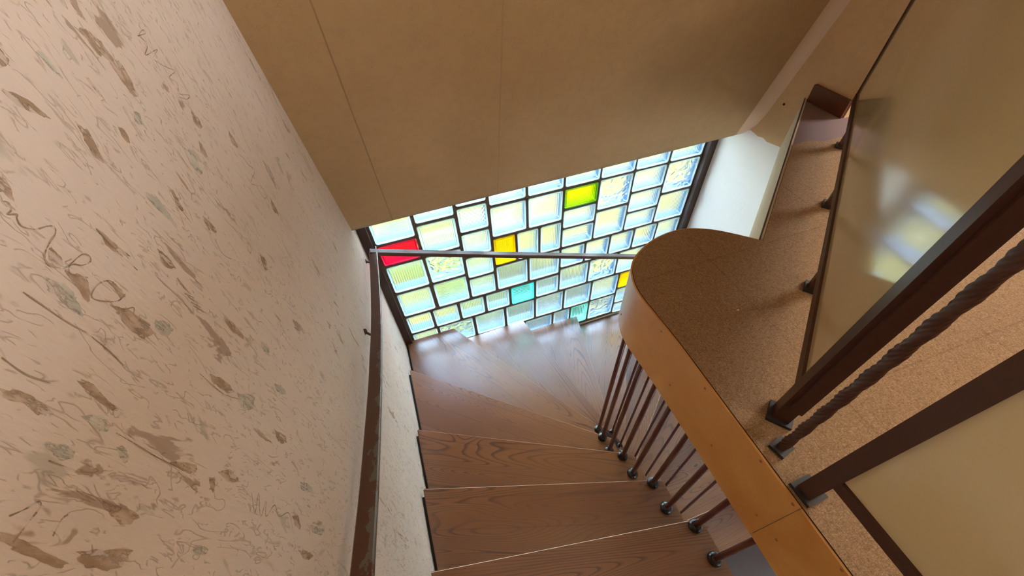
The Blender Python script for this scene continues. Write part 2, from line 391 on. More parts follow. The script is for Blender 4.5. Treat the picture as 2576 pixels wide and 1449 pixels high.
# printed motifs of the bark wallpaper: brown and grey green patches, thin scribbles (wall coordinates Y, Z from eye level)
BROWN = [[(0.701,-0.134),(0.72,-0.143),(0.738,-0.164),(0.725,-0.179),(0.709,-0.169),(0.707,-0.149)], [(0.734,-0.172),(0.745,-0.196),(0.733,-0.226),(0.718,-0.22),(0.718,-0.192)], [(0.556,-0.115),(0.553,-0.125),(0.539,-0.127),(0.532,-0.123)], [(0.516,-0.138),(0.53,-0.151),(0.537,-0.176),(0.526,-0.165),(0.512,-0.151)], [(0.635,-0.23),(0.641,-0.242),(0.629,-0.249),(0.625,-0.239)], [(0.646,-0.174),(0.652,-0.18),(0.649,-0.201),(0.645,-0.192)], [(0.868,-0.307),(0.874,-0.328),(0.861,-0.341),(0.848,-0.323)], [(0.57,-0.195),(0.574,-0.209),(0.561,-0.235),(0.568,-0.249),(0.552,-0.232),(0.555,-0.212)], [(0.429,-0.174),(0.428,-0.184),(0.417,-0.195),(0.416,-0.186),(0.413,-0.182)], [(0.516,-0.339),(0.52,-0.356),(0.514,-0.374),(0.501,-0.358)], [(0.403,-0.237),(0.4,-0.247),(0.393,-0.254),(0.385,-0.247),(0.389,-0.24)], [(0.391,-0.257),(0.399,-0.274),(0.387,-0.288),(0.377,-0.286),(0.383,-0.272)], [(0.414,-0.295),(0.419,-0.307),(0.417,-0.321),(0.408,-0.317),(0.413,-0.306)], [(0.393,-0.311),(0.401,-0.33),(0.405,-0.369),(0.384,-0.36),(0.381,-0.341),(0.39,-0.321)], [(0.261,-0.256),(0.266,-0.274),(0.265,-0.292),(0.259,-0.3),(0.255,-0.291),(0.258,-0.278),(0.256,-0.266)], [(0.299,-0.31),(0.302,-0.326),(0.295,-0.347),(0.294,-0.366),(0.289,-0.347),(0.291,-0.326)], [(0.268,-0.437),(0.275,-0.464),(0.279,-0.485),(0.267,-0.477),(0.266,-0.46)], [(0.286,-0.528),(0.294,-0.553),(0.289,-0.573),(0.279,-0.547)], [(0.273,-0.511),(0.274,-0.522),(0.26,-0.524),(0.262,-0.515)], [(0.209,-0.376),(0.21,-0.396),(0.206,-0.418),(0.197,-0.406),(0.198,-0.389)], [(0.17,-0.303),(0.169,-0.32),(0.164,-0.337),(0.16,-0.359),(0.156,-0.347),(0.16,-0.327),(0.163,-0.311)], [(0.168,-0.365),(0.174,-0.388),(0.177,-0.416),(0.169,-0.416),(0.159,-0.398),(0.16,-0.376)], [(0.279,-0.736),(0.281,-0.758),(0.265,-0.769),(0.266,-0.747)], [(0.407,-0.48),(0.413,-0.508),(0.41,-0.539),(0.398,-0.516),(0.397,-0.492)], [(0.401,-0.662),(0.405,-0.698),(0.394,-0.707),(0.386,-0.678)], [(0.521,-0.483),(0.525,-0.516),(0.515,-0.547),(0.507,-0.508)], [(0.662,-0.396),(0.671,-0.415),(0.666,-0.433),(0.651,-0.414)], [(0.639,-0.327),(0.635,-0.345),(0.626,-0.357),(0.62,-0.345)], [(0.986,-0.581),(0.988,-0.601),(0.975,-0.623),(0.961,-0.6)], [(0.235,-0.775),(0.232,-0.814),(0.221,-0.798),(0.223,-0.775)], [(0.979,-0.401),(0.985,-0.423),(0.974,-0.437),(0.959,-0.42)], [(0.756,-0.565),(0.759,-0.586),(0.738,-0.596),(0.733,-0.577)], [(0.819,-0.343),(0.821,-0.359),(0.807,-0.371),(0.798,-0.357)], [(0.465,-0.265),(0.466,-0.28),(0.468,-0.306),(0.458,-0.297),(0.456,-0.28)]]
GREY = [[(0.599,-0.13),(0.609,-0.137),(0.608,-0.158),(0.601,-0.154)], [(0.758,-0.323),(0.768,-0.346),(0.754,-0.371),(0.737,-0.344)], [(0.582,-0.292),(0.593,-0.317),(0.588,-0.351),(0.579,-0.333),(0.575,-0.308)], [(0.37,-0.247),(0.375,-0.258),(0.374,-0.274),(0.362,-0.287),(0.355,-0.282),(0.36,-0.264),(0.359,-0.255)], [(0.417,-0.368),(0.425,-0.383),(0.424,-0.398),(0.405,-0.386),(0.406,-0.374)], [(0.271,-0.326),(0.278,-0.344),(0.271,-0.357),(0.265,-0.343)], [(0.238,-0.305),(0.241,-0.322),(0.236,-0.334),(0.229,-0.322),(0.232,-0.312)], [(0.258,-0.369),(0.261,-0.377),(0.253,-0.388),(0.248,-0.38)], [(0.193,-0.502),(0.198,-0.525),(0.19,-0.524),(0.187,-0.51)], [(0.277,-0.798),(0.288,-0.87),(0.272,-0.86),(0.268,-0.815)], [(0.412,-0.544),(0.428,-0.587),(0.405,-0.591),(0.396,-0.558)], [(0.342,-0.765),(0.349,-0.807),(0.337,-0.816),(0.329,-0.776)], [(0.691,-0.234),(0.701,-0.241),(0.684,-0.251),(0.678,-0.242)], [(0.488,-0.653),(0.498,-0.686),(0.489,-0.697),(0.478,-0.669)], [(0.545,-0.595),(0.552,-0.619),(0.539,-0.627),(0.534,-0.607)]]
SCRIB = [[(0.406,-0.188),(0.41,-0.193),(0.405,-0.197),(0.399,-0.197),(0.406,-0.202),(0.402,-0.204),(0.399,-0.21),(0.406,-0.219),(0.418,-0.225),(0.424,-0.23),(0.418,-0.234),(0.405,-0.234),(0.393,-0.235),(0.385,-0.238),(0.383,-0.244),(0.39,-0.255)], [(0.391,-0.255),(0.4,-0.258),(0.42,-0.263),(0.425,-0.27),(0.42,-0.273),(0.409,-0.268),(0.403,-0.261),(0.396,-0.258),(0.391,-0.263),(0.401,-0.278)], [(0.417,-0.321),(0.402,-0.316),(0.39,-0.303),(0.384,-0.292),(0.388,-0.288),(0.403,-0.29),(0.415,-0.297),(0.419,-0.304)], [(0.388,-0.319),(0.39,-0.323),(0.395,-0.319),(0.398,-0.326),(0.409,-0.336),(0.402,-0.339),(0.401,-0.345),(0.404,-0.363)], [(0.848,-0.185),(0.88,-0.19),(0.879,-0.185),(0.855,-0.186),(0.862,-0.197),(0.855,-0.203),(0.831,-0.207),(0.886,-0.215),(0.853,-0.217),(0.86,-0.228),(0.88,-0.241),(0.901,-0.254),(0.864,-0.251),(0.879,-0.266),(0.862,-0.277),(0.896,-0.293),(0.878,-0.293),(0.852,-0.279)], [(0.97,-0.457),(0.976,-0.481),(0.99,-0.505),(0.927,-0.498),(0.969,-0.535),(0.976,-0.562),(0.95,-0.556),(0.943,-0.53)], [(0.166,-0.312),(0.18,-0.317),(0.192,-0.321),(0.195,-0.318),(0.188,-0.311),(0.181,-0.302)], [(0.175,-0.339),(0.187,-0.341),(0.192,-0.345)], [(0.28,-0.607),(0.256,-0.62),(0.285,-0.626),(0.254,-0.636),(0.279,-0.648),(0.258,-0.651),(0.28,-0.675),(0.266,-0.689),(0.279,-0.722),(0.258,-0.737)], [(0.343,-0.237),(0.343,-0.253),(0.343,-0.278),(0.345,-0.301),(0.343,-0.326),(0.338,-0.348)], [(0.283,-0.248),(0.28,-0.268),(0.283,-0.289)], [(0.27,-0.364),(0.268,-0.396),(0.266,-0.425),(0.267,-0.477)], [(0.521,-0.194),(0.527,-0.211),(0.525,-0.224)], [(0.463,-0.263),(0.459,-0.286),(0.459,-0.324)], [(0.635,-0.328),(0.624,-0.349),(0.621,-0.377)], [(0.225,-0.313),(0.225,-0.343),(0.225,-0.355)], [(0.502,-0.381),(0.5,-0.396)], [(0.498,-0.387),(0.5,-0.403)], [(0.497,-0.394),(0.499,-0.411)], [(0.489,-0.399),(0.498,-0.419)], [(0.49,-0.406),(0.495,-0.429)], [(0.486,-0.414),(0.493,-0.435)], [(0.484,-0.42),(0.493,-0.449)], [(0.977,-0.409),(0.974,-0.44)], [(0.648,-0.431),(0.636,-0.457),(0.662,-0.501)], [(0.394,-0.458),(0.392,-0.512),(0.403,-0.551)]]
rng = random.Random(7)
def patch(bm, pts, mi, dx):
    P = [Vector((0, y, z)) for y, z in pts]; c = sum(P, Vector())/len(P); Q = []
    C_ = catmull(P+[P[0], P[1]], 7)[:len(P)*7]
    for i, p in enumerate(C_):
        k = 1+0.10*math.sin(i*0.55+c.y*40)+0.07*math.sin(i*1.3+c.z*60)+rng.uniform(-0.045, 0.045); q = c+(p-c)*k; Q.append((q.y, q.z))
    f = bm.faces.new([bm.verts.new((XL+dx, y, Z(z))) for y, z in Q]); f.material_index = mi; f.normal_update()
    if f.normal.x < 0: f.normal_flip()
bm = bmesh.new()
for i, p in enumerate(BROWN): patch(bm, p, 0, 0.00015+i*0.000008)
for i, p in enumerate(GREY): patch(bm, p, 1, 0.00045+i*0.000008)
for p in SCRIB:
    C_ = catmull([(0, y, z) for y, z in p], 6); w0 = 0.0007
    L_ = []
    for i, q in enumerate(C_):
        t = (C_[min(i+1, len(C_)-1)]-C_[max(i-1, 0)]).normalized(); n = Vector((0, -t.z, t.y)); ww = w0*(0.55+0.6*abs(math.sin(i*0.31+p[0][0]*9)))
        L_.append((bm.verts.new((XL+0.0007, (q+n*ww).y, Z((q+n*ww).z))), bm.verts.new((XL+0.0007, (q-n*ww).y, Z((q-n*ww).z)))))
    for A, B in zip(L_, L_[1:]):
        f = bm.faces.new((A[0], A[1], B[1], B[0])); f.material_index = 2; f.normal_update()
        if f.normal.x < 0: f.normal_flip()
me_ = obj('printed_motifs', bm, [M['mot_brown'], M['mot_grey'], M['mot_line']], parent=bpy.data.objects['wall_left'], fix=False)
bm = bmesh.new(); box(bm, XL-0.2, XF, YB-0.2, YB, -0.1, Z(ZC)); struct('wall_back', bm, M['paper'])
# right wall of the stairwell: fibre paper above, white plaster below a torn edge
yA = 1.25
tear = [(yA, Z(-1.09)), (1.465, Z(-1.10)), (1.472, Z(-1.229)), (1.52, Z(-1.236)), (1.577, Z(-1.246)), (1.61, Z(-1.238)), (1.646, Z(-1.247)), (1.70, Z(-1.241)), (1.741, Z(-1.243)), (1.775, Z(-1.285)), (YW+0.12, Z(-1.32))]
bm = bmesh.new()
def yz_face(pts, x, mi):
    bm.faces.new([bm.verts.new((x, y, z)) for y, z in pts]).material_index = mi
yz_face(tear + [(YW+0.12, Z(ZC)), (yA, Z(ZC))], XR, 0)
yz_face([(yA, -0.1), (YW+0.12, -0.1)] + tear[::-1], XR, 1)
yz_face([(yA, ZS-0.26), (yA, -0.1), (YB, -0.1), (YB, ZS-0.26)], XR, 1)
bmesh.ops.remove_doubles(bm, verts=bm.verts, dist=1e-5)
r_ = bmesh.ops.extrude_face_region(bm, geom=bm.faces[:])
for g in r_['geom']:
    if isinstance(g, bmesh.types.BMVert): g.co.x += 0.12
struct('wall_right', bm, [M['paper'], M['white']])
bm = bmesh.new(); box(bm, XR+0.12, XF, yA, yA+0.12, ZS-0.25, Z(ZC)); struct('wall_landing', bm, M['paper'])
# far wall of the landing room with its window opening
bm = bmesh.new(); wy0, wy1, wz0, wz1 = 0.12, 1.25, Z(-0.35), Z(0.85)
box(bm, 4.5, XF, YB, wy0, ZS-0.25, Z(ZC)); box(bm, 4.5, XF, wy0, wy1, ZS-0.25, wz0); box(bm, 4.5, XF, wy0, wy1, wz1, Z(ZC))
struct('wall_far', bm, M['cream'])
bm = bmesh.new()
for a in ((wy0, wy0+.05, wz0, wz1), (wy1-.05, wy1, wz0, wz1), (wy0+.05, wy1-.05, wz0, wz0+.05), (wy0+.05, wy1-.05, wz1-.05, wz1)): box(bm, 4.56, 4.62, a[0], a[1], a[2], a[3])
struct('window_2', bm, M['white'])
bm = bmesh.new(); box(bm, XL-0.2, XF, YB-0.2, YW+0.12, Z(ZC), Z(ZC)+0.15); struct('ceiling', bm, M['ceiling'])
# leaning attic slope above the window, with a rounded corner to the right wall
k_ = (1.805-1.467)/(1.340-0.269)
zb_l, yb_l, zb_r, yb_r = -1.340, 1.805, -1.279, 1.752
def slope_pt(x, z):
    f = (x-XL)/(XR-XL); yb = yb_l+(yb_r-yb_l)*f; zb = zb_l+(zb_r-zb_l)*f; k = k_+(0.289-k_)*f
    return (x, yb+(zb-z)*k, Z(z))
bm = bmesh.new()
CR = 0.052
prev = None; xs = [XL] + [XL+0.3*i for i in range(1, 8)] + [XR-CR, XR-CR*.8, XR-CR*.6, XR-CR*.4, XR-CR*.25, XR-CR*.12, XR-CR*.04, XR]
for x in xs:
    f = (x-XL)/(XR-XL); zb = zb_l+(zb_r-zb_l)*f
    d = max(0, x-(XR-CR)); sag = CR-math.sqrt(max(0, CR*CR-d*d)); cur = []
    for z, kf in ((zb, 0.0), (zb+0.03, 0.35), (zb+0.09, 0.85), (zb+0.16, 1.0), (ZC, 1.0)):
        p = Vector(slope_pt(x, z)); p.y -= sag*kf; cur.append(bm.verts.new(p))
    cur.append(bm.verts.new((x, YW+0.03, cur[0].co.z+0.01)))
    if prev:
        mi = 1 if x > XR-CR+0.001 else 0  # lighter cove colour paints in the band where light catches the corner
        for i in range(4):
            f_ = bm.faces.new((prev[i], cur[i], cur[i+1], prev[i+1])); f_.material_index = mi; f_.smooth = True
        bm.faces.new((prev[0], prev[5], cur[5], cur[0]))
    prev = cur
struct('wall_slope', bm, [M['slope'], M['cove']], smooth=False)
# lower hall floor
bm = bmesh.new(); box(bm, XL-0.2, XR+0.12, YB-0.2, YW+0.12, -0.1, 0.0); struct('floor', bm, M['floor'])
# outer wall around and below the glass blocks, with the void above the slope closed
WZ0, WZ1 = -3.075, -1.262
bm = bmesh.new()
box(bm, XL-0.2, XR+0.32, YW+0.005, YW+0.11, -0.9, Z(WZ0)); box(bm, XL-0.2, XR+0.32, YW+0.005, YW+0.11, Z(WZ1), Z(ZC))
struct('wall_window', bm, M['ext'])

# ------------------------------------------------------------------ landing slab, carpet, fascia boards
CX, CY = 1.086, 0.703      # corner where the diagonal edge starts
DG = Vector((1.995-CX, 1.456-CY)).normalized()
edge = [(0.597, -1.15), (0.597, 0.30), (0.597, 0.45), (0.592, 0.56), (0.589, 0.62), (0.593, 0.675), (0.607, 0.72), (0.628, 0.758), (0.660, 0.79), (0.700, 0.815), (0.746, 0.836),
        (0.800, 0.849), (0.850, 0.853), (0.895, 0.846), (0.935, 0.830), (0.978, 0.804), (1.027, 0.762), (CX, CY)]
sm_edge = [Vector((a, b, 0)) for a, b in edge[:2]] + catmull([(a, b, 0) for a, b in edge[2:-1]], 5)
path = [(p.x, p.y) for p in sm_edge] + [(CX, CY)]
yR = CY + (XR-CX)*DG.y/DG.x
TH = 0.262
slab_out = [(XL, -1.15)] + path + [(XR, yR), (XR, yA), (4.5, yA), (4.5, YB), (XL, YB)]
bm = bmesh.new(); prism(bm, slab_out, ZS-TH+0.004, ZS-0.006, 0, 1, 1); struct('floor_landing', bm, [M['mauve'], M['slabunder']])
cp = [(XL, -1.152)] + [(x, y) for x, y in path] + [(CX+DG.x*0.70, CY+DG.y*0.70), (1.70, 1.148), (1.75, 1.126), (1.80, 1.120), (1.90, 1.118), (XR, 1.14), (4.5, 1.14), (4.5, YB), (XL, YB)]
bm = bmesh.new(); prism(bm, cp, ZS-0.006, ZS, 0, 1, 1)
tag(obj('carpet', bm, [M['carpet'], M['dark_edge']]), 'brown needle felt carpet covering the landing, rounded at the stairwell edge', 'carpet')

def band(name, pts, z0, z1, th, mat):
    """board bent along pts, thickness th to the outside (left of travel)"""
    bm = bmesh.new(); P = [Vector((a, b)) for a, b in pts]; rows = []
    for i, p in enumerate(P):
        t = (P[min(i+1, len(P)-1)]-P[max(i-1, 0)]).normalized(); n = Vector((-t.y, t.x))
        rows.append([bm.verts.new((q.x, q.y, z)) for q, z in ((p+n*0.0006, z0), (p+n*th, z0), (p+n*th, z1), (p+n*0.0006, z1))])
    for A, B in zip(rows, rows[1:]):
        for i in range(4): bm.faces.new((A[i], A[(i+1) % 4], B[(i+1) % 4], B[i]))
    bm.faces.new(rows[0][::-1]); bm.faces.new(rows[-1])
    return obj(name, bm, mat)
i0 = 1
seam = 0.018
ya = [p for p in path if p[1] > seam]
b1 = band('fascia_board', [(0.597, seam+0.0006)] + ya, ZS-TH, ZS-0.003, 0.006, M['ply'])
tag(b1, 'bent birch plywood board wrapping the rounded end of the landing edge', 'edge board', 'plywood boards on the landing edge')
b2 = band('fascia_board', [(0.597, -1.15), (0.597, -0.5), (0.597, seam-0.0006)], ZS-TH, ZS-0.003, 0.006, M['ply'])
tag(b2, 'straight plywood board on the landing edge nearest the viewer, past the butt joint', 'edge board', 'plywood boards on the landing edge')
def screws(parent, spots):
    for (x, y, z), n in spots:
        bm = bmesh.new(); mtx = Matrix.Translation((x, y, z)) @ Vector(n).to_track_quat('Z', 'Y').to_matrix().to_4x4()
        bmesh.ops.create_cone(bm, cap_ends=True, segments=12, radius1=0.0045, radius2=0.0028, depth=0.003, matrix=mtx)
        obj('screw', bm, M['brass'], parent)
sp = []
for y, z in ((0.517, -0.985), (0.415, -1.129), (0.321, -0.98), (0.124, -0.97), (0.221, -1.123), (0.045, -1.13), (0.03, -0.968)): sp.append(((0.5905 if y < 0.5 else 0.588, y, Z(z)), (-1, 0, 0)))
for i, z in ((32, -1.05), (22, -1.16)):
    p = Vector(path[i]); q = Vector(path[i+1])-Vector(path[i-1]); n = Vector((-q.y, q.x)).normalized(); p = p+n*0.0065; sp.append(((p.x, p.y, Z(z)), (n.x, n.y, 0)))
screws(b1, sp)
screws(b2, [((0.5905, y, Z(z)), (-1, 0, 0)) for y, z in ((-0.012, -1.117), (-0.091, -0.966), (-0.30, -1.12), (-0.42, -0.97))])
# white painted board under the diagonal edge
wb = band('edge_board', [(CX+0.012, CY+0.010), (XR-0.002, yR-0.002)], ZS-0.275, ZS-0.004, 0.012, M['cream'])
tag(wb, 'white painted board under the straight slanting landing edge by the white wall', 'edge board')
bm = bmesh.new(); d = Vector((DG.x, DG.y, 0)); n = Vector((-DG.y, DG.x, 0))
a = Vector((CX, CY, 0)); b = Vector((XR-0.002, yR-0.002, 0))
tube(bm, [a+n*0.010+Vector((0, 0, ZS-0.002)), b+n*0.010+Vector((0, 0, ZS-0.002))], 0.003, 6)
obj('nosing_strip', bm, M['rail'], wb)
# baseboard on the right wall
bm = bmesh.new(); box(bm, XR-0.019, XR, yA+0.002, 1.452, ZS-0.004, Z(-0.944)+0.062); bevel(bm, 0.003); struct('baseboard_right', bm, M['base'])
# small dark nail in the wall above it
bm = bmesh.new(); bmesh.ops.create_uvsphere(bm, u_segments=10, v_segments=6, radius=0.006, matrix=Matrix.Translation((XR-0.002, 1.575, Z(-1.031))))
tag(obj('nail', bm, M['black']), 'small dark nail head in the papered wall left of the baseboard', 'nail')

bm = bmesh.new(); bmesh.ops.create_icosphere(bm, subdivisions=1, radius=0.004, matrix=Matrix.Translation((0.8147, 0.4888, ZS+0.0025)) @ Matrix.Diagonal((1.0, 0.6, 0.5, 1)))
tag(obj('paint_chip', bm, M['white']), 'tiny white paint chip lying on the rounded part of the carpet', 'chip')

# ------------------------------------------------------------------ glass block window
win = empty('window_1', (XL, YW, Z(WZ0))); tag(win, kind='structure')
def wobj(name, bm, mats, loc=(0, 0, 0), fix=True):
    o = obj(name, bm, mats, fix=fix); o.parent = win; o.matrix_parent_inverse = Matrix.Translation(win.location).inverted(); o.location = loc; return o
bm = bmesh.new(); box(bm, XL, -0.276, YW-0.035, YW+0.10, Z(WZ0), Z(WZ1)); bevel(bm, 0.003); wobj('frame_post', bm, M['frame'])
bm = bmesh.new(); box(bm, 1.955, XR, YW-0.035, YW+0.10, Z(WZ0), Z(WZ1)); bevel(bm, 0.003); wobj('frame_post', bm, M['frame'])
# rows: name, x0, x1, z0, z1, pattern, tint
BL = []
def add(x0, x1, z0, z1, pat, col=''): BL.append((x0, x1, z0, z1, pat, col))
C9 = [(-.262, -.024), (-.008, .228), (.243, .432), (.447, .685), (.698, .937), (.948, 1.188), (1.197, 1.438), (1.447, 1.687), (1.701, 1.944)]
for i, (x0, x1) in enumerate(C9):
    if i == 0: add(x0, x1, -1.597, -1.358, 'H'); add(x0, x1, -1.345, -1.272, 'H'); continue
    if i == 2: add(x0, x1, -1.464, -1.272, 'H'); continue
    add(x0, x1, -1.513, -1.274, ('D', 'V', 'V')[(i == 7)+2*(i == 8)] if i in (1, 7, 8) else 'H')
add(-.262, -.024, -1.775, -1.612, 'D', 'red'); add(-.008, .228, -1.771, -1.530, 'V'); add(.243, .432, -1.666, -1.478, 'B')
add(.447, .685, -1.766, -1.528, 'H'); add(.698, .937, -1.768, -1.528, 'D'); add(.948, 1.188, -1.686, -1.528, 'D', 'green')
add(1.197, 1.438, -1.766, -1.524, 'W'); add(1.447, 1.689, -1.688, -1.522, 'D'); add(1.701, 1.944, -1.764, -1.522, 'W')
add(-.262, -.024, -2.033, -1.790, 'V'); add(-.008, .228, -2.030, -1.787, 'W'); add(.243, .432, -1.876, -1.682, 'D')
add(.447, .603, -2.030, -1.784, 'D', 'yellow'); add(.615, .770, -2.030, -1.784, 'V'); add(.782, .937, -2.030, -1.784, 'V')
add(.948, 1.188, -1.850, -1.698, 'D'); add(.948, 1.188, -2.028, -1.862, 'H'); add(1.197, 1.440, -2.026, -1.782, 'H')
add(1.449, 1.690, -1.860, -1.700, 'D'); add(1.449, 1.690, -2.026, -1.872, 'D'); add(1.701, 1.944, -2.026, -1.780, 'V')
add(-.262, -.030, -2.292, -2.052, 'D'); add(-.008, .228, -2.292, -2.048, 'H'); add(.243, .432, -2.082, -1.892, 'D'); add(.243, .432, -2.288, -2.098, 'D')
add(.447, .685, -2.286, -2.046, 'V'); add(.698, .937, -2.286, -2.046, 'V')
add(.948, 1.138, -2.240, -2.046, 'H'); add(1.150, 1.342, -2.240, -2.046, 'H'); add(1.353, 1.544, -2.240, -2.044, 'H'); add(1.556, 1.742, -2.240, -2.040, 'V'); add(1.753, 1.944, -2.240, -2.040, 'D')
add(.950, 1.192, -2.500, -2.258, 'V'); add(1.204, 1.446, -2.500, -2.258, 'W'); add(1.458, 1.700, -2.500, -2.258, 'D'); add(1.712, 1.944, -2.500, -2.258, 'V')
add(-.262, -.078, -2.506, -2.312, 'V'); add(-.064, .124, -2.508, -2.314, 'V'); add(.140, .328, -2.504, -2.312, 'V'); add(.344, .530, -2.504, -2.312, 'V')
add(.546, .736, -2.508, -2.312, 'H', 'teal'); add(.750, .940, -2.504, -2.308, 'V')
add(-.262, -.068, -2.765, -2.524, 'D'); add(-.052, .218, -2.765, -2.524, 'W'); add(.236, .476, -2.765, -2.524, 'D'); add(.492, .734, -2.772, -2.524, 'V'); add(.748, .990, -2.768, -2.522, 'H')
add(1.003, 1.244, -2.768, -2.520, 'V'); add(1.256, 1.498, -2.764, -2.520, 'H'); add(1.511, 1.701, -2.708, -2.518, 'D', 'yellow'); add(1.713, 1.944, -2.708, -2.518, 'D')
add(-.262, -.022, -3.04, -2.790, 'H'); add(-.006, .234, -3.04, -2.790, 'V'); add(.250, .440, -3.04, -2.790, 'D'); add(.456, .640, -3.04, -2.790, 'V')
add(.654, .898, -3.036, -2.790, 'V'); add(.912, 1.066, -3.036, -2.786, 'V'); add(1.078, 1.244, -3.036, -2.784, 'V', 'pale teal'); add(1.256, 1.498, -3.036, -2.780, 'W')
add(1.511, 1.700, -2.912, -2.722, 'V'); add(1.713, 1.944, -2.912, -2.722, 'V'); add(1.511, 1.751, -3.060, -2.926, 'H'); add(1.764, 1.944, -3.060, -2.926, 'V')

TINT = {'': (0.965, 0.99, 0.98), 'red': (0.95, 0.22, 0.34), 'green': (0.96, 0.94, 0.18), 'yellow': (0.99, 0.90, 0.16), 'teal': (0.66, 0.93, 0.90), 'pale teal': (0.72, 0.92, 0.88)}
WALLC = {'': (0.050, 0.125, 0.24), 'red': (0.45, 0.03, 0.16), 'green': (0.05, 0.22, 0.04), 'yellow': (0.50, 0.38, 0.02), 'teal': (0.20, 0.70, 0.70), 'pale teal': (0.40, 0.66, 0.60)}
GM, WM, CM = {}, {}, {}
FINE = {('H', 1): 0.0148}
def rrect(hw, hh, r, n=4):
    o = []
    for cx, cy, a0 in ((hw-r, hh-r, 0), (-hw+r, hh-r, 90), (-hw+r, -hh+r, 180), (hw-r, -hh+r, 270)):
        for i in range(n+1): a = math.radians(a0+90*i/n); o.append((cx+r*math.cos(a), cy+r*math.sin(a)))
    return o
for idx, (x0, x1, z0, z1, pat, col) in enumerate(BL):
    per = {'V': (0.0118, 0.0145, 0.010)[idx % 3], 'H': (0.0125, 0.0155, 0.010)[(idx*5) % 3], 'D': (0.0130, 0.0112)[idx % 2], 'B': 0.013, 'W': 0.01}[pat]
    key = (pat, col, per)
    if key not in GM: GM[key] = m_glass('pressed_glass_%s_%s' % (pat.lower(), col.replace(' ', '_') or 'clear'), pat, TINT[col], per)
    if col not in WM: WM[col] = m_block_wall('block_glass_rim_' + (col.replace(' ', '_') or 'clear'), WALLC[col]); CM[col] = m_clear('block_back_' + (col or 'clear'), tuple(0.3+0.7*c for c in TINT[col]) if col else (0.97, 0.99, 0.99))
    hw, hh = (x1-x0)/2-0.001, (z1-z0)/2-0.001; bm = bmesh.new(); ins = 0.017; dep = 0.085
    loops = []
    for hwk, hhk, rk, y in ((hw, hh, 0.014, dep), (hw, hh, 0.014, 0.006), (hw-0.003, hh-0.003, 0.012, 0.0), (hw-ins+0.004, hh-ins+0.004, 0.006, 0.0), (hw-ins, hh-ins, 0.004, 0.005)):
        loops.append([bm.verts.new((a, y, c)) for a, c in rrect(hwk, hhk, rk)])
    n = len(loops[0])
    def bridge(A, B, mi):
        for i in range(n): bm.faces.new((A[i], A[(i+1) % n], B[(i+1) % n], B[i])).material_index = mi
    bridge(loops[0], loops[1], 1)
    for A, B in zip(loops[1:], loops[2:]): bridge(A, B, 4)
    inner = [bm.verts.new((a, 0.006, c)) for a, c in rrect(hw-0.003, hh-0.003, 0.012)]
    inb = [bm.verts.new((a, dep, c)) for a, c in rrect(hw-0.003, hh-0.003, 0.012)]
    bridge(inner, inb, 1); bridge(inb, loops[0], 1)
    bk = [bm.verts.new((a, dep-0.004, c)) for a, c in rrect(hw-0.0031, hh-0.0031, 0.012)]
    bm.faces.new(bk).material_index = 2
    # patterned pane: a closed slab of glass behind the rim
    pf = [bm.verts.new((a, 0.0065, c)) for a, c in rrect(hw-0.008, hh-0.008, 0.006)]; pb = [bm.verts.new((a, 0.0145, c)) for a, c in rrect(hw-0.008, hh-0.008, 0.006)]
    f1 = bm.faces.new(pf); f1.material_index = 0; f2 = bm.faces.new(pb[::-1]); f2.material_index = 3; sides = []
    for i in range(n): sf = bm.faces.new((pf[(i+1) % n], pf[i], pb[i], pb[(i+1) % n])); sf.material_index = 3; sides.append(sf)
    bm.normal_update()
    if f1.normal.y > 0: bmesh.ops.reverse_faces(bm, faces=[f1])
    if f2.normal.y < 0: bmesh.ops.reverse_faces(bm, faces=[f2])
    for sf in sides:
        cc_ = sf.calc_center_median()
        if sf.normal.dot(Vector((cc_.x, 0, cc_.z))) < 0: bmesh.ops.reverse_faces(bm, faces=[sf])
    if ('flatback', col) not in GM: GM[('flatback', col)] = m_glass('flat_glass_' + (col.replace(' ', '_') or 'clear'), '', TINT[col])
    if ('rim', col) not in GM: GM[('rim', col)] = m_rim('block_edge_' + (col.replace(' ', '_') or 'clear'), (0.52, 0.60, 0.60) if not col else WALLC[col])
    o = wobj('glass_block', bm, [GM[key], WM[col], CM[col], GM[('flatback', col)], GM[('rim', col)]], ((x0+x1)/2, YW, Z((z0+z1)/2)), fix=False)
    if col: o['label'] = col + ' glass block'
    elif pat == 'W': o['label'] = 'clear glass block with a wavy pressed pattern'
# mortar: everything in the opening that is not block, with the rounded block corners filled
bm = bmesh.new(); X0, X1, Z0, Z1 = -0.277, 1.956, WZ0, WZ1
xs = sorted({X0, X1} | {b[0] for b in BL} | {b[1] for b in BL}); zs = sorted({Z0, Z1} | {b[2] for b in BL} | {b[3] for b in BL})
for j in range(len(zs)-1):
    zc = (zs[j]+zs[j+1])/2; run = None
    for i in range(len(xs)-1):
        xc = (xs[i]+xs[i+1])/2; solid = not any(b[0] < xc < b[1] and b[2] < zc < b[3] for b in BL)
        if solid and run is None: run = xs[i]
        if run is not None and (not solid or i == len(xs)-2):
            box(bm, run, xs[i] if not solid else xs[i+1], YW+0.006, YW+0.09, Z(zs[j]), Z(zs[j+1])); run = None
for x0, x1, z0, z1, _, _ in BL:
    for cx, cz, sx, sz in ((x0, z0, 1, 1), (x1, z0, -1, 1), (x0, z1, 1, -1), (x1, z1, -1, -1)):
        r = 0.015; arc = [(cx+sx*r*(1-math.cos(a)), cz+sz*r*(1-math.sin(a))) for a in [math.radians(18*i) for i in range(6)]]
        P = [(cx, cz)] + arc
        lo = [bm.verts.new((a, YW+0.0062, Z(c))) for a, c in P]; hi = [bm.verts.new((a, YW+0.088, Z(c))) for a, c in P]
        bm.faces.new(lo); bm.faces.new(hi[::-1])
        for i in range(len(P)): bm.faces.new((lo[i], lo[(i+1) % len(P)], hi[(i+1) % len(P)], hi[i]))
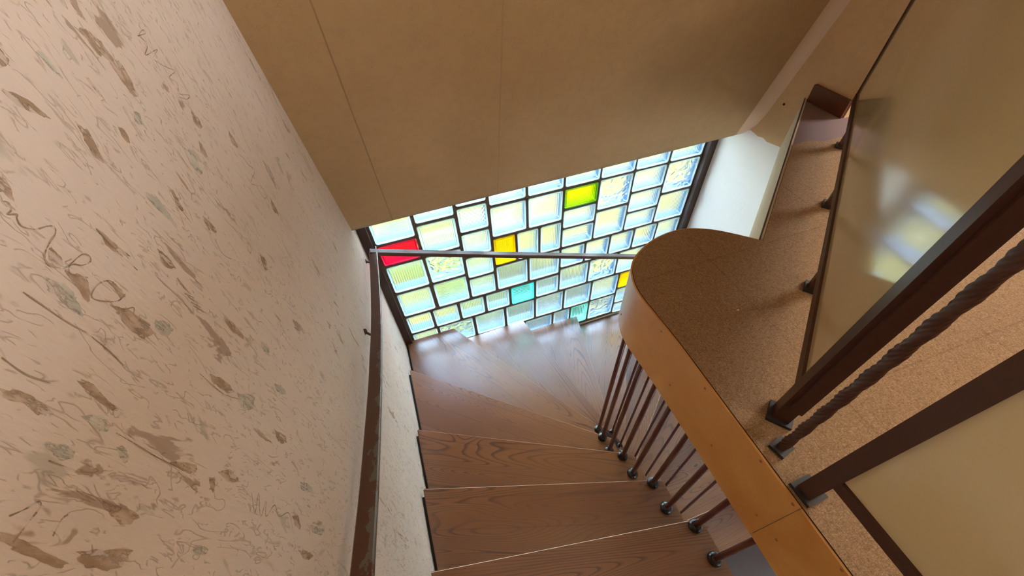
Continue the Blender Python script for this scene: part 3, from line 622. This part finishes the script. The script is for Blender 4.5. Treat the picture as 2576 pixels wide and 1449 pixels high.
wobj('mortar', bm, M['mortar'])

# ------------------------------------------------------------------ staircase
st = empty('staircase', (0.9, 0.7, 0)); tag(st, 'winding staircase of varnished larch treads with red-brown rods and black ball feet', 'staircase')
def child(name, bm, mats, parent, world, smooth=False):
    """mesh given in world coordinates shifted so that `world` is its origin"""
    o = obj(name, bm, mats, smooth=smooth); o.parent = parent
    bpy.context.view_layer.update()
    o.matrix_parent_inverse = parent.matrix_world.inverted(); o.matrix_basis = world; return o
XI = XL+0.013
TN = {  # nosing: wall or window end, inner end
 -5: ((XI, -1.13), (.77, -1.13)), -4: ((XI, -.91), (.77, -.92)), -3: ((XI, -.68), (.77, -.70)), -2: ((XI, -.39), (.77, -.44)), -1: ((XI, -.02), (.77, -.16)), 0: ((XI, .325), (.77, .142)), 1: ((XI, .689), (.77, .350)),
 2: ((XI, 1.069), (.762, .540)), 3: ((XI, 1.583), (.748, .703)), 4: ((.053, 1.942), (.772, .835)), 5: ((.628, 1.942), (.868, .922)), 6: ((1.136, 1.942), (.962, .99)),
 7: ((1.675, 1.942), (1.01, .785)), 8: ((1.996, 1.500), (1.01, .648)), 9: ((1.996, .98), (1.01, .50)), 10: ((1.996, .285), (1.01, .285)), 11: ((1.996, -.015), (1.01, -.015)), 12: ((1.996, -.30), (1.01, -.30))}
def tz(k): return Z(-(0.967+0.088*k)*1.95)
inner_mid = {4: [(.752, .76)], 5: [(.80, .885)], 6: [(.905, .945)], 7: [(.995, .90)]}
corner = {4: (XI, 1.942), 8: (1.996, 1.942)}
for k in range(-5, 12):
    a, b = Vector(TN[k][0]), Vector(TN[k][1])
    if k > -5: c, d = Vector(TN[k-1][0]), Vector(TN[k-1][1])
    else: c, d = a+Vector((0, -.12)), b+Vector((0, -.12))
    # nosing k is the front edge; the back edge runs 25 mm in under nosing k-1
    n = (d-c); n = Vector((n.y, -n.x)).normalized()
    if n.dot((a+b)/2-(c+d)/2) > 0: n = -n
    poly = [a, b] + [Vector(p) for p in reversed(inner_mid.get(k, []))]
    cc, dd = c+n*0.02, d+n*0.02
    cc.x = min(max(cc.x, XI), 1.996); cc.y = min(cc.y, 1.942)
    poly += [dd, cc]
    if k in corner: poly.append(Vector(corner[k]))
    u = (b-a).normalized(); ang = math.atan2(u.y, u.x); mid = (a+b)/2
    W = Matrix.Translation((mid.x, mid.y, tz(k))) @ Matrix.Rotation(ang, 4, 'Z'); Wi = W.inverted()
    bm = bmesh.new(); pts = [(Wi @ Vector((p.x, p.y, tz(k)))) for p in poly]
    prism(bm, [(p.x, p.y) for p in pts], -0.042, 0.0); bmesh.ops.recalc_face_normals(bm, faces=bm.faces); bevel(bm, 0.0045, 3); bmesh.ops.recalc_face_normals(bm, faces=bm.faces); bm.normal_update()
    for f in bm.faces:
        if 0.25 < f.normal.z < 0.99 and abs(f.calc_center_median().y) < 0.008: f.material_index = 1  # cream bevel colour paints in the window highlight along the nosing
    t = child('tread', bm, [M['larch'], M['nosing_highlight']], st, W)
    # black strip between the tread end and the wall
    if k <= 3 and k >= -3:
        y0, y1 = c.y-0.02, a.y-0.035
        bm = bmesh.new(); box(bm, XL+0.0012, XI-0.001, y0, y1, tz(k)-0.06, tz(k)-0.012); child('wall_strip', bm, M['black'], t, Matrix())
    if k == 4:
        bm = bmesh.new(); box(bm, XL+0.0012, XI-0.001, 1.60, 1.90, tz(k)-0.06, tz(k)-0.012); child('wall_strip', bm, M['black'], t, Matrix())
# balusters
def baluster(x, y, k, r, rb, label=None):
    z0 = tz(k); z1 = ZS-TH+0.004
    bm = bmesh.new(); tube(bm, [(0, 0, rb*0.9), (0, 0, z1-z0)], r, 14)
    o = child('baluster', bm, M['rod'], st, Matrix.Translation((x, y, z0)), smooth=False)
    bm = bmesh.new(); mt = Matrix.Translation((0, 0, rb*0.62)) @ Matrix.Diagonal((1, 1, 0.8, 1))
    bmesh.ops.create_uvsphere(bm, u_segments=20, v_segments=12, radius=rb, matrix=mt)
    b = obj('ball_foot', bm, M['ball'], smooth=True); b.parent = o
    for p in o.data.polygons: p.use_smooth = len(p.vertices) == 4
for x, y, k in ((.727, .004, 0), (.724, .122, 0), (.714, .236, 1), (.714, .347, 1), (.702, .450, 2), (.699, .546, 2), (.694, .640, 3), (.694, .722, 3), (.742, .826, 4)):
    baluster(x, y, k, 0.0112, 0.027)
for x, y, k in ((.926, .889, 6), (.985, .830, 7), (1.035, .712, 7), (1.035, .572, 8), (1.035, .430, 9), (1.035, .268, 10)):
    baluster(x, y, k, 0.0072, 0.020)

# ------------------------------------------------------------------ handrails
SEC = [(-0.022, -0.005), (0.020, -0.005), (0.022, -0.003), (0.022, 0.003), (0.019, 0.006), (-0.019, 0.006), (-0.022, 0.003)]
hr = empty('handrail', (-0.27, 1.8, Z(-1.52))); tag(hr, 'worn brown handrail down the left wall with a branch in front of the window', 'handrail')
pts = [(-.268, 1.80, -1.512), (-.27, 1.536, -1.454), (-.27, 1.30, -1.388), (-.27, 1.096, -1.318), (-.27, .93, -1.250), (-.27, .771, -1.185), (-.27, .526, -1.069), (-.27, .358, -.986), (-.27, .257, -.931), (-.27, .19, -.895), (-.27, -.1, -.74), (-.27, -.6, -.47), (-.27, -1.1, -.2)]
bm = bmesh.new(); tube(bm, catmull([(x, y, Z(z)) for x, y, z in pts], 5), 0, sec=SEC)
child('wall_rail', bm, M['handrail'], hr, Matrix())
bm = bmesh.new(); tube(bm, [(-.285, 1.80, Z(-1.505)), (.479, 1.80, Z(-1.797)), (1.497, 1.80, Z(-2.179)), (1.93, 1.80, Z(-2.341))], 0, sec=[(a*0.8, b*2.3) for a, b in SEC])
child('window_rail', bm, M['brownrail'], hr, Matrix())
def bracket(p, q):
    bm = bmesh.new(); tube(bm, catmull([p, (p[0]+(q[0]-p[0])*0.5, p[1]+(q[1]-p[1])*0.5, min(p[2], q[2])-0.012), q], 6), 0.005, 10)
    mt = Matrix.Translation(q) @ (Vector(q)-Vector(p)).to_track_quat('Z', 'Y').to_matrix().to_4x4()
    bmesh.ops.create_cone(bm, cap_ends=True, segments=16, radius1=0.013, radius2=0.013, depth=0.004, matrix=mt)
    child('bracket', bm, M['rail'], hr, Matrix(), smooth=False)
bracket((-.275, 1.10, Z(-1.330)), (XL+0.001, 1.134, Z(-1.352)))
bracket((-.275, -.2, Z(-.70)), (XL+0.001, -.2, Z(-.73)))
bracket((-.27, 1.79, Z(-1.525)), (XL+0.001, 1.80, Z(-1.56)))
bm = bmesh.new(); tube(bm, [(-.262, 1.80, Z(-1.515)), (-.262, 1.80, Z(-1.56)), (-.262, YW-0.036, Z(-1.57))], 0.006, 10); child('bracket', bm, M['rail'], hr, Matrix())
bm = bmesh.new(); tube(bm, [(1.90, 1.80, Z(-2.325)), (1.90, 1.80, Z(-2.37)), (1.97, YW-0.036, Z(-2.38))], 0.006, 10); child('bracket', bm, M['rail'], hr, Matrix())

# ------------------------------------------------------------------ landing railing
rl = empty('landing_railing', (0.69, 0.19, ZS)); tag(rl, 'dark brown metal railing with glossy cream boards and a twisted bar', 'railing')
P1 = Vector((0.695, 0.193)); PD = Vector((0.779, 0.627)); PN = Vector((PD.y, -PD.x))   # PN points away from the stairwell
RH = 0.93
ang1 = math.atan2(PD.y, PD.x)
def rbox(name, w, d, z0, z1, c, ang, mat, parent=rl, bv=0.003):
    bm = bmesh.new(); box(bm, -w/2, w/2, -d/2, d/2, 0, z1-z0); 
    if bv: bevel(bm, bv)
    return child(name, bm, mat, parent, Matrix.Translation((c[0], c[1], z0)) @ Matrix.Rotation(ang, 4, 'Z'))
def post(c, ang, w=0.034, h=RH):
    p = rbox('post', w, w, ZS+0.001, ZS+h, c, ang, M['rail'])
    q = rbox('base_plate', w+0.018, w+0.018, ZS+0.0005, ZS+0.011, c, ang, M['shoe'], parent=p, bv=0.004)
    return p
post(P1, ang1, 0.036)
for s in (0.47, 0.93, 1.39):
    c = P1+PD*s+PN*0.012; post(c, ang1, 0.026, 0.13)
s0, s1 = 0.018, 1.664
def along(s, off=0.0): p = P1+PD*s+PN*off; return p
mid = along((s0+s1)/2); L = s1-s0
zb, zt = ZS+0.104, ZS+0.86
rbox('panel', L, 0.012, zb+0.006, zt, along((s0+s1)/2, 0.004), ang1, M['board'], bv=0.001)
rbox('bottom_rail', L, 0.026, zb-0.020, zb+0.010, along((s0+s1)/2, 0.004), ang1, M['rail'])
rbox('top_rail', L, 0.03, zt-0.01, zt+0.03, along((s0+s1)/2, 0.004), ang1, M['rail'])
rbox('side_frame', 0.012, 0.024, zb, zt, along(s1-0.004, 0.004), ang1, M['rail'])
rbox('side_frame', 0.010, 0.026, ZS+0.075, ZS+RH, along(-0.0235, 0.006), ang1, M['rail'])
# twisted bar
TW = Vector((0.642, 0.131)); angb = math.radians(52)
bm = bmesh.new(); rings = []; n = 420; NS = 28
for i in range(n+1):
    z = (RH-0.002)*i/n; q = []
    for j in range(NS):
        th = 2*math.pi*j/NS; r = 0.0098+0.0012*math.cos(2*th-z*2*math.pi*14)+0.0009*math.cos(7*th-z*2*math.pi*66); q.append(bm.verts.new((r*math.cos(th), r*math.sin(th), z)))
    rings.append(q)
for A, B in zip(rings, rings[1:]):
    for i in range(NS): bm.faces.new((A[i], A[(i+1) % NS], B[(i+1) % NS], B[i]))
bm.faces.new(rings[0][::-1]); bm.faces.new(rings[-1])
twb = child('twisted_bar', bm, M['rail'], rl, Matrix.Translation((TW.x, TW.y, ZS+0.001)), smooth=True)
rbox('base_plate', 0.040, 0.036, ZS+0.0005, ZS+0.011, TW, math.radians(13), M['shoe'], parent=twb, bv=0.004)
P3 = Vector((0.628, 0.040)); post(P3, math.radians(2), 0.032)
# second panel running back along the landing edge
rbox('panel', 0.012, 0.94, ZS+0.120, ZS+0.86, (0.629, P3.y-0.0155-0.47), 0, M['board'], bv=0.001)
rbox('bottom_rail', 0.024, 0.95, ZS+0.094, ZS+0.124, (0.628, P3.y-0.012-0.475), 0, M['rail'])
rbox('top_rail', 0.03, 0.95, ZS+0.85, ZS+0.89, (0.628, P3.y-0.012-0.475), 0, M['rail'])
post(Vector((0.628, P3.y-1.0)), 0, 0.032)

# ------------------------------------------------------------------ made-up lamp body above the added fill light (behind the viewer)
bm = bmesh.new(); bmesh.ops.create_cone(bm, cap_ends=True, segments=40, radius1=0.24, radius2=0.20, depth=0.07, matrix=Matrix.Translation((1.6, -1.1, Z(ZC)-0.036)))
tag(obj('fill_lamp_body', bm, M['white']), 'unseen round white lamp body added above the landing fill light', 'lamp')

# ------------------------------------------------------------------ garden outside
bm = bmesh.new(); box(bm, -14, 16, YW+0.12, 26, -0.95, -0.75)
tag(obj('ground', bm, M['garden']), kind='structure')
def shrub(loc, rad, n, label):
    bm = bmesh.new()
    for i in range(n):
        d = Vector((random.gauss(0, 1), random.gauss(0, 1), random.gauss(0, 1))).normalized(); r = random.uniform(0.55, 1.0)
        p = Vector((d.x*rad*r, d.y*rad*r, rad*0.95+d.z*rad*0.9*r)); l = random.uniform(0.05, 0.10)
        mt = Matrix.Translation(p) @ Matrix.Rotation(random.uniform(0, 6.28), 4, d) @ d.to_track_quat('Z', 'Y').to_matrix().to_4x4()
        v = [bm.verts.new(mt @ Vector(q)) for q in ((0, -l, 0), (l*0.4, 0, 0.01), (0, l, 0), (-l*0.4, 0, 0.01))]; bm.faces.new(v)
    bm.normal_update()
    o = bpy.data.objects.new('shrub', bpy.data.meshes.new('shrub')); bm.to_mesh(o.data); bm.free(); o.data.materials.append(M['leaf']); COL.objects.link(o); o.location = loc
    tag(o, label, 'shrub')
shrub((0.35, 4.6, -0.76), 0.55, 1400, 'green shrub outside behind the wavy glass block by the handrail')
